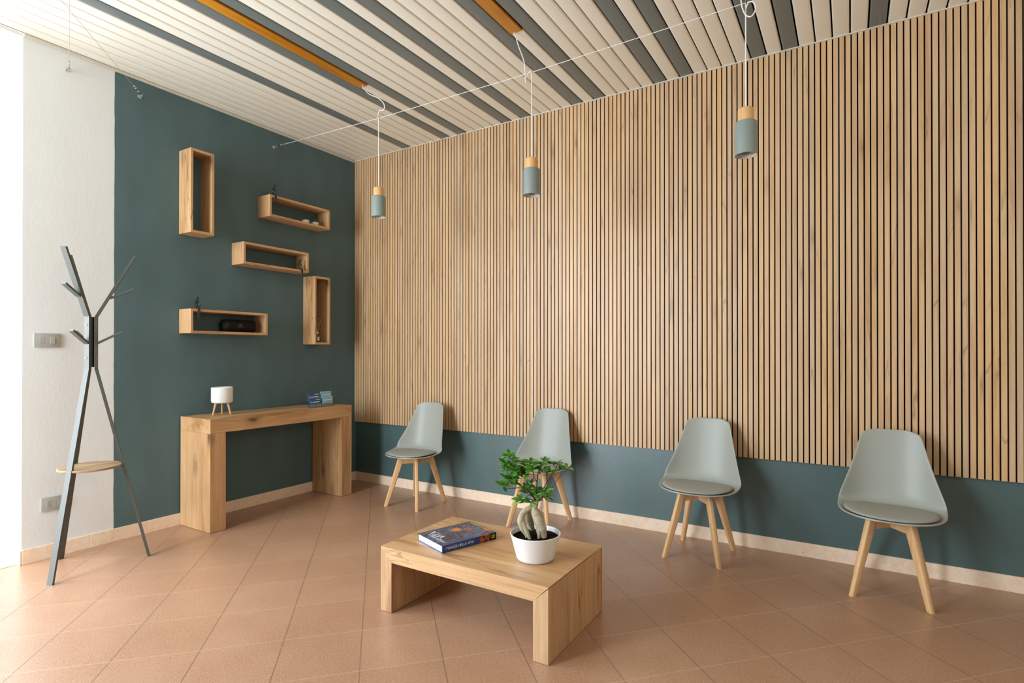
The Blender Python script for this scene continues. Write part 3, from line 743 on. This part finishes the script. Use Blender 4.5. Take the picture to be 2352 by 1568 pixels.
def pendant(x, zc, zb, label, cord_pts, first=None):
    """zc: top of the wooden cap, zb: bottom rim of the shade"""
    t = thing('pendant_lamp', label, 'lamp', (x, YW, zb), 0, 'sage grey and wood pendant lamps on the cable')
    hgt = zc-zb; hs = hgt*0.705
    obj('wooden_cap', lathe(bmesh.new(), [(0, hs-0.002), (0.0385, hs-0.002), (0.0385, hgt-0.008), (0.0365, hgt-0.003), (0.032, hgt), (0.006, hgt), (0, hgt)], 48), m_cap, t, smooth=True)
    sh = obj('lamp_shade', lathe(bmesh.new(), [(0.0, hs), (0.047, hs), (0.0505, hs-0.002), (0.052, hs-0.006), (0.052, 0.0), (0.0505, 0.0), (0.0505, hs-0.008), (0.0, hs-0.008)], 56), m_shade, t, smooth=True)
    obj('shade_lining', lathe(bmesh.new(), [(0.0502, 0.001), (0.0502, hs-0.0085), (0.0, hs-0.0085)], 56), m_inner, sh, smooth=True)
    bu = obj('bulb', lathe(bmesh.new(), [(0.0, 0.004), (0.013, 0.006), (0.025, 0.014), (0.0315, 0.028), (0.032, 0.040), (0.026, 0.060), (0.016, 0.076), (0.013, 0.088), (0.0, 0.088)], 32), m_bulb, t, smooth=True)
    bm = bmesh.new()
    for k in range(6):
        a = 2*PI*k/6; tube(bm, [(0.006*math.cos(a), 0.006*math.sin(a), 0.075), (0.010*math.cos(a+0.3), 0.010*math.sin(a+0.3), 0.034)], 0.0007, 5)
    tube(bm, [(0, 0, 0.09), (0, 0, 0.070)], 0.004, 10)
    obj('filament', bm, m_filament, bu)
    obj('bulb_holder', lathe(bmesh.new(), [(0, 0.088), (0.014, 0.088), (0.016, 0.100), (0.016, hs-0.009), (0, hs-0.009)], 24), m_inner, t, smooth=True)
    zw = wire_z(x)-zb
    obj('cord_grip', lathe(bmesh.new(), [(0.0, hgt-0.001), (0.006, hgt-0.001), (0.005, hgt+0.008), (0, hgt+0.008)], 16), m_inner, t, smooth=True)
    obj('cord', tube(bmesh.new(), spline([(0, 0, hgt+0.004), (0.0, 0, hgt+0.2), (0.0, 0, zw-0.02)]+cord_pts(zw), 10), 0.0034, 10), m_cord, t, smooth='all')
    obj('cable_clip', beam(bmesh.new(), (0.004, -0.002, zw-0.012), (0.002, 0.0, zw+0.014), 0.006, 0.006, bev=0.0015), m_steel, t)
    return t
def ceil_z(zb): return H-0.010-zb
pendant(1.247, 2.467, 2.252, 'pendant lamp with grey shade, nearest the corner and smallest in view',
        lambda zw: [(0.003, -0.006, zw+0.004), (0.030, -0.030, zw+0.020), (0.052, -0.036, zw+0.034), (0.075, -0.036, zw+0.026), (0.098, -0.04, zw+0.036), (0.105, -0.055, zw+0.065), (0.075, -0.080, zw+0.100), (0.020, -0.11, zw+0.128), (0.010, -0.150, zw+0.155), (0.016, -0.172, zw+0.171)])
pendant(2.548, 2.445, 2.218, 'pendant lamp with grey shade hanging midway, between the other two lamps',
        lambda zw: [(-0.006, -0.004, zw+0.003), (-0.020, -0.006, zw-0.004), (-0.032, -0.008, zw-0.030), (-0.036, -0.012, zw-0.058), (-0.036, -0.016, zw-0.035), (-0.034, -0.022, zw+0.012), (-0.030, -0.045, zw+0.060), (-0.032, -0.10, zw+0.12), (-0.030, -0.14, zw+0.165), (-0.030, -0.16, zw+0.178)])
pendant(3.776, 2.466, 2.234, 'pendant lamp with grey shade and a cord loop, nearest the camera on the right',
        lambda zw: [(0.001, -0.003, zw-0.030), (0.012, -0.004, zw-0.006), (0.030, -0.006, zw-0.006), (0.045, -0.008, zw-0.030), (0.044, -0.010, zw-0.062), (0.026, -0.012, zw-0.082), (0.004, -0.012, zw-0.070), (-0.010, -0.014, zw-0.04), (-0.018, -0.018, zw), (-0.018, -0.05, zw+0.06), (0.0, -0.12, zw+0.12), (0.022, -0.165, zw+0.1555)])

# ================================================================ BOOK
m_pages = NT('book_pages', 0.8, 0.2); _v = m_pages.coord(); m_pages.col(m_pages.mix(m_pages.noise(m_pages.map(_v, (1, 1, 60)), 20, 2), lin(222, 222, 220), lin(240, 240, 240))); m_pages = m_pages.m
def cover_mat():
    t = NT('illustrated_cover', 0.22, 0.5); v = t.coord(); sp = t.n('ShaderNodeSeparateXYZ'); t.l(v, sp.inputs[0])
    f = t.noise(t.map(v, (14, 30, 14)), 1.0, 6, 0.65, 1.5)
    base = t.mix(t.ramp(f, [(0.40, 0.0), (0.62, 1.0)]), lin(16, 18, 24), lin(72, 98, 134))
    # warm lit doorway and lanterns in a band along the middle
    def blob(cx_, cy_, r0, r1):
        dx = t.math('SUBTRACT', sp.outputs[0], cx_); dy = t.math('SUBTRACT', sp.outputs[1], cy_)
        d = t.math('SQRT', t.math('ADD', t.math('MULTIPLY', dx, dx), t.math('MULTIPLY', dy, dy)))
        d = t.math('ADD', d, t.math('MULTIPLY_ADD', t.noise(v, 60, 3), 0.04, -0.02)); return t.ramp(d, [(r0, 1.0), (r1, 0.0)])
    base = t.mix(blob(0.02, 0.045, 0.012, 0.034), base, lin(214, 132, 50))
    base = t.mix(blob(0.075, 0.01, 0.008, 0.030), base, lin(170, 80, 56))
    base = t.mix(blob(0.135, -0.055, 0.006, 0.026), base, lin(190, 74, 52))
    base = t.mix(t.math('MULTIPLY', t.ramp(t.noise(v, 90, 2), [(0.66, 0.0), (0.70, 1.0)]), blob(0.06, 0.02, 0.06, 0.10)), base, lin(255, 220, 170))
    t.col(base); return t.m
def spine_mat():
    t = NT('blue_spine', 0.25, 0.5); v = t.coord(); sp = t.n('ShaderNodeSeparateXYZ'); t.l(v, sp.inputs[0])
    a = t.ramp(t.math('MULTIPLY_ADD', sp.outputs[0], 100, -5.0), [(0.0, 0.0), (0.1, 1.0)])
    b = t.ramp(t.math('MULTIPLY_ADD', sp.outputs[0], 100, -11.5), [(0.0, 0.0), (0.1, 1.0)])
    pic = t.mix(t.ramp(t.noise(v, 70, 4), [(0.4, 0.0), (0.65, 1.0)]), lin(60, 26, 24), lin(190, 92, 48))
    c = t.mix(a, lin(22, 62, 128), pic); t.col(t.mix(b, c, lin(10, 10, 12))); return t.m
m_cover = cover_mat(); m_spine = spine_mat(); m_blue = flat('blue_board', lin(40, 92, 160), 0.3); m_inkw = flat('white_print', lin(235, 235, 235), 0.5); m_yel = flat('yellow_print', lin(235, 200, 40), 0.5)
pA, pB, pC = Vector((2.348, -1.708, 0)), Vector((2.571, -1.780, 0)), Vector((2.676, -1.483, 0))
ex = (pC-pB).normalized(); bw = (pC-pB).length; bd = 0.234; T_ = 0.0345
ctr = pB+ex*bw/2+Vector((-ex.y, ex.x, 0))*bd/2
rzb = math.atan2(ex.y, ex.x)
t = thing('hardcover_book', 'thick illustrated hardcover book with blue spine lying on the coffee table', 'book', (ctr.x, ctr.y, TH+0.0005), rzb)
L2, D2 = bw/2, bd/2
obj('page_block', B(-L2+0.004, L2-0.004, -D2+0.004, D2-0.004, 0.0026, T_-0.0026), m_pages, t)
obj('front_cover', B(-L2, L2, -D2, D2, T_-0.0026, T_, bev=0.0006), m_cover, t)
obj('back_cover', B(-L2, L2, -D2, D2, 0, 0.0026, bev=0.0006), m_blue, t)
obj('spine', B(-L2, L2, -D2-0.0015, -D2+0.0035, 0.0, T_+0.0002, bev=0.0006), m_spine, t)
text_part('spine_title', 'I VIAGGI DELLA VITA', 0.0175, m_inkw, t, axes((-L2+0.098, -D2-0.0018, T_*0.5), (1, 0, 0), (0, 0, 1)), 0.0002, sx=0.98)
bm = bmesh.new(); yb = -D2-0.0018
for x0, x1, z0, z1 in ((0.128, 0.131, 0.010, 0.026), (0.139, 0.142, 0.010, 0.026), (0.131, 0.139, 0.010, 0.013), (0.131, 0.139, 0.023, 0.026)): box(bm, x0, x1, yb-0.0002, yb+0.0002, z0, z1)
box(bm, 0.1455, 0.147, yb-0.0002, yb+0.0002, 0.010, 0.026)
obj('publisher_mark', bm, m_yel, t)
# head of the book points to its left edge, so the cover title reads from the right-hand side
zt_ = T_+0.0004
text_part('cover_title', 'I VIAGGI DELLA', 0.0245, m_inkw, t, axes((-L2+0.034, -0.011, zt_), (0, 1, 0), (-1, 0, 0)), 0.0001, sx=0.95)
text_part('cover_title', 'VITA', 0.056, m_inkw, t, axes((-L2+0.068, 0.036, zt_), (0, 1, 0), (-1, 0, 0)), 0.0001, sx=0.95)
obj('cover_caption', B(L2-0.012, L2-0.009, -D2+0.03, D2-0.02, T_+0.0001, T_+0.0004), m_yel, t)

# ================================================================ POTTED BONSAI
PC = Vector((2.976, -1.606, TH+0.0005)); RZ = math.atan2(0.513, 0.858)
t = thing('potted_bonsai', 'ginseng ficus bonsai with swollen roots in a white bowl pot on the coffee table', 'plant', PC, RZ)
ZR = 0.118
obj('pot', lathe(bmesh.new(), [(0, 0), (0.076, 0), (0.083, 0.003), (0.088, 0.012), (0.1145, ZR-0.006), (0.1165, ZR-0.002), (0.1150, ZR), (0.1125, ZR), (0.1105, ZR-0.004), (0.1085, ZR-0.014), (0.086, 0.02), (0, 0.012)], 72), m_ceram, t, smooth=True)
m_soil = NT('potting_soil', 0.95, 0.1); _v = m_soil.coord(); _f = m_soil.noise(_v, 160, 3, 0.7)
m_soil.col(m_soil.mix(m_soil.ramp(_f, [(0.60, 0.0), (0.68, 1.0)]), lin(24, 15, 11), lin(112, 76, 50))); m_soil.bump(_f, 1.0, 0.01); m_soil = m_soil.m
bm = bmesh.new(); lathe(bm, [(0, ZR-0.016), (0.02, ZR-0.016), (0.04, ZR-0.017), (0.06, ZR-0.018), (0.08, ZR-0.02), (0.095, ZR-0.021), (0.108, ZR-0.020)], 60)
rr = random.Random(2)
for v in bm.verts:
    if Vector((v.co.x, v.co.y)).length < 0.1: v.co.z += rr.uniform(-0.003, 0.003)
obj('soil', bm, m_soil, t, smooth='all')
def bark(name, a, b):
    n = NT(name, 0.7, 0.3); v = n.coord(); f = n.noise(n.map(v, (1, 1, 1.6)), 28, 4, 0.6)
    n.col(n.mix(n.ramp(f, [(0.35, 0.0), (0.7, 1.0)]), a, b)); n.bump(n.noise(n.map(v, (1, 1, 3)), 60, 3), 0.4, 0.003); return n.m
m_root = bark('pale_root_bark', lin(188, 176, 150), lin(150, 132, 104)); m_twig = bark('twig_bark', lin(96, 78, 56), lin(70, 54, 38))
K = 0.00204/5.227
SY = 1213
def L(X, Y, dpt=0.0): return Vector((((X/5.227+1120)-1231)*0.00204, dpt, ZR-0.018+(SY-(Y/5.227+1000))*0.00204))
def fat(spec, dpt):
    pts = [L(x, y, d) for (x, y, r), d in zip(spec, dpt)]; rs = [r*K for x, y, r in spec]
    pp = spline(pts, 6); rad = []
    n = len(spec)
    for i in range(len(pp)):
        f = i/6; a = min(int(f), n-2); u = f-a; u2 = u*u*(3-2*u); rad.append(rs[a]*(1-u2)+rs[a+1]*u2)
    return pp, rad
bm = bmesh.new()
for spec, dpt in (([(500, 1175, 14), (475, 1090, 20), (430, 1000, 36), (408, 920, 42), (432, 845, 38), (490, 795, 32), (560, 765, 26)], [-0.02, -0.02, -0.018, -0.012, -0.006, 0, 0]),
                  ([(522, 1180, 18), (505, 1100, 20), (470, 1020, 26), (440, 960, 28), (415, 900, 20)], [-0.035, -0.033, -0.027, -0.02, -0.015]),
                  ([(665, 1170, 24), (668, 1090, 44), (650, 1000, 60), (620, 920, 66), (590, 850, 60), (570, 790, 42), (588, 745, 26), (600, 700, 18), (600, 650, 13)], [-0.014, -0.012, -0.01, -0.006, -0.003, 0, 0, 0, 0]),
                  ([(620, 1160, 10), (618, 1090, 18), (625, 1020, 40)], [-0.03, -0.026, -0.014]),
                  ([(545, 1060, 30), (520, 970, 44), (505, 890, 40), (525, 830, 34), (560, 780, 30)], [0.03, 0.028, 0.022, 0.012, 0.0])):
    pp, rad = fat(spec, dpt); tube(bm, pp, rad, 16)
obj('trunk', bm, m_root, t, smooth='all')
branches = [
    [(600, 720, 15), (540, 630, 11), (470, 560, 9), (380, 500, 7), (300, 430, 5), (250, 330, 4), (270, 180, 3)],
    [(470, 560, 8), (400, 540, 6), (320, 540, 5), (230, 540, 4)],
    [(380, 500, 6), (340, 420, 5), (330, 320, 4), (380, 240, 3)],
    [(540, 630, 9), (500, 520, 7), (470, 420, 5), (490, 300, 4), (520, 240, 3)],
    [(600, 700, 12), (590, 600, 9), (600, 480, 7), (610, 380, 5), (650, 270, 4)],
    [(600, 480, 6), (560, 420, 5), (550, 330, 4)],
    [(600, 660, 11), (660, 570, 8), (710, 480, 6), (710, 380, 5), (690, 280, 4)],
    [(710, 480, 6), (770, 400, 4), (830, 300, 4), (850, 250, 3)],
    [(620, 700, 10), (690, 620, 8), (775, 575, 7)],
    [(740, 590, 6), (810, 480, 4), (880, 390, 3), (950, 320, 3)],
    [(600, 720, 9), (550, 680, 6), (470, 680, 5), (400, 700, 4)],
    [(600, 690, 8), (650, 650, 5), (720, 650, 4)]]
bm = bmesh.new(); br = random.Random(11)
bd_ = [-0.012, -0.02, 0.03, -0.005, 0.012, 0.045, -0.01, 0.02, -0.015, -0.02, -0.02, 0.0]
for bb, dd in zip(branches, bd_):
    n = len(bb); pp, rad = fat(bb, [dd*(i/(n-1)) for i in range(n)]); tube(bm, pp, [max(r, 0.0010) for r in rad], 7)
obj('branches', bm, m_twig, t, smooth='all')
def leaf_mat():
    n = NT('ficus_leaf', 0.35, 0.5); oi = n.n('ShaderNodeAttribute', attribute_name='leafcol'); n.l(oi.outputs['Color'], n.b.inputs['Base Color'])
    n.b.inputs['Subsurface Weight'].default_value = 0.0; n.b.inputs['Transmission Weight'].default_value = 0.0
    tr = n.n('ShaderNodeBsdfTranslucent'); n.l(oi.outputs['Color'], tr.inputs[0]); mx = n.n('ShaderNodeMixShader'); mx.inputs[0].default_value = 0.25
    out = n.t.nodes['Material Output']; n.l(n.b.outputs[0], mx.inputs[1]); n.l(tr.outputs[0], mx.inputs[2]); n.l(mx.outputs[0], out.inputs[0]); return n.m
m_leaf = leaf_mat()
clusters = [(265, 150, 8, .045), (245, 250, 8, .05), (230, 350, 8, .045), (235, 440, 8, .05), (200, 530, 7, .05), (300, 225, 8, .05), (320, 330, 8, .055), (400, 250, 7, .045), (420, 320, 7, .05), (480, 320, 7, .05), (520, 245, 7, .045), (555, 310, 7, .05), (640, 262, 7, .05), (700, 262, 7, .045), (600, 320, 5, .045), (680, 345, 5, .045), (790, 285, 6, .045), (850, 262, 6, .04), (865, 335, 6, .045), (955, 310, 5, .04), (745, 340, 5, .04), (500, 575, 7, .05), (560, 600, 7, .05), (475, 640, 6, .05), (410, 690, 5, .05), (520, 690, 5, .045), (620, 620, 7, .055), (700, 650, 6, .06), (455, 735, 4, .045), (300, 420, 8, .055), (270, 520, 7, .05), (330, 470, 6, .05), (360, 390, 6, .05), (520, 500, 5, .04), (690, 590, 5, .05), (240, 200, 6, .04), (280, 300, 7, .05), (450, 390, 6, .045), (390, 350, 6, .045)]
bm = bmesh.new(); cl = bm.loops.layers.float_color.new('leafcol'); lr = random.Random(21)
greens = [lin(70, 132, 44), lin(98, 164, 58), lin(54, 108, 40), lin(128, 188, 78), lin(82, 146, 52)]
for X, Y, n, LEN in clusters:
    dep = lr.uniform(-0.045, 0.045)*(1 if X < 720 else 0.6); c = L(X, Y, dep)
    up_c = Vector((lr.uniform(-0.3, 0.3), lr.uniform(-0.6, 0.1), 1)).normalized()
    n += 5
    for k in range(n):
        a = 2*PI*k/n*1.7+lr.uniform(-0.4, 0.4); el = lr.uniform(-0.35, 0.85)
        d = Vector((math.cos(a)*math.cos(el), math.sin(a)*math.cos(el), math.sin(el))); LL = LEN*lr.uniform(0.62, 1.0)*0.88
        s = d.cross(up_c).normalized(); nn = s.cross(d).normalized(); wd = LL*lr.uniform(0.24, 0.30)
        st = c+d*0.004; col_ = greens[lr.randrange(5)]
        prf = [(0.0, 0.10), (0.18, 0.62), (0.42, 1.0), (0.68, 0.86), (0.88, 0.45), (1.0, 0.02)]
        rows = []
        for u, w_ in prf:
            p = st+d*LL*u-nn*LL*0.20*u*u
            rows.append([bm.verts.new(p-s*wd*w_+nn*wd*0.28*w_), bm.verts.new(p), bm.verts.new(p+s*wd*w_+nn*wd*0.28*w_)])
        for r1, r2 in zip(rows, rows[1:]):
            for q_ in range(2):
                f = bm.faces.new((r1[q_], r1[q_+1], r2[q_+1], r2[q_])); 
                for lp in f.loops: lp[cl] = col_
lv = obj('foliage', bm, m_leaf, t, smooth='all', normals=False)
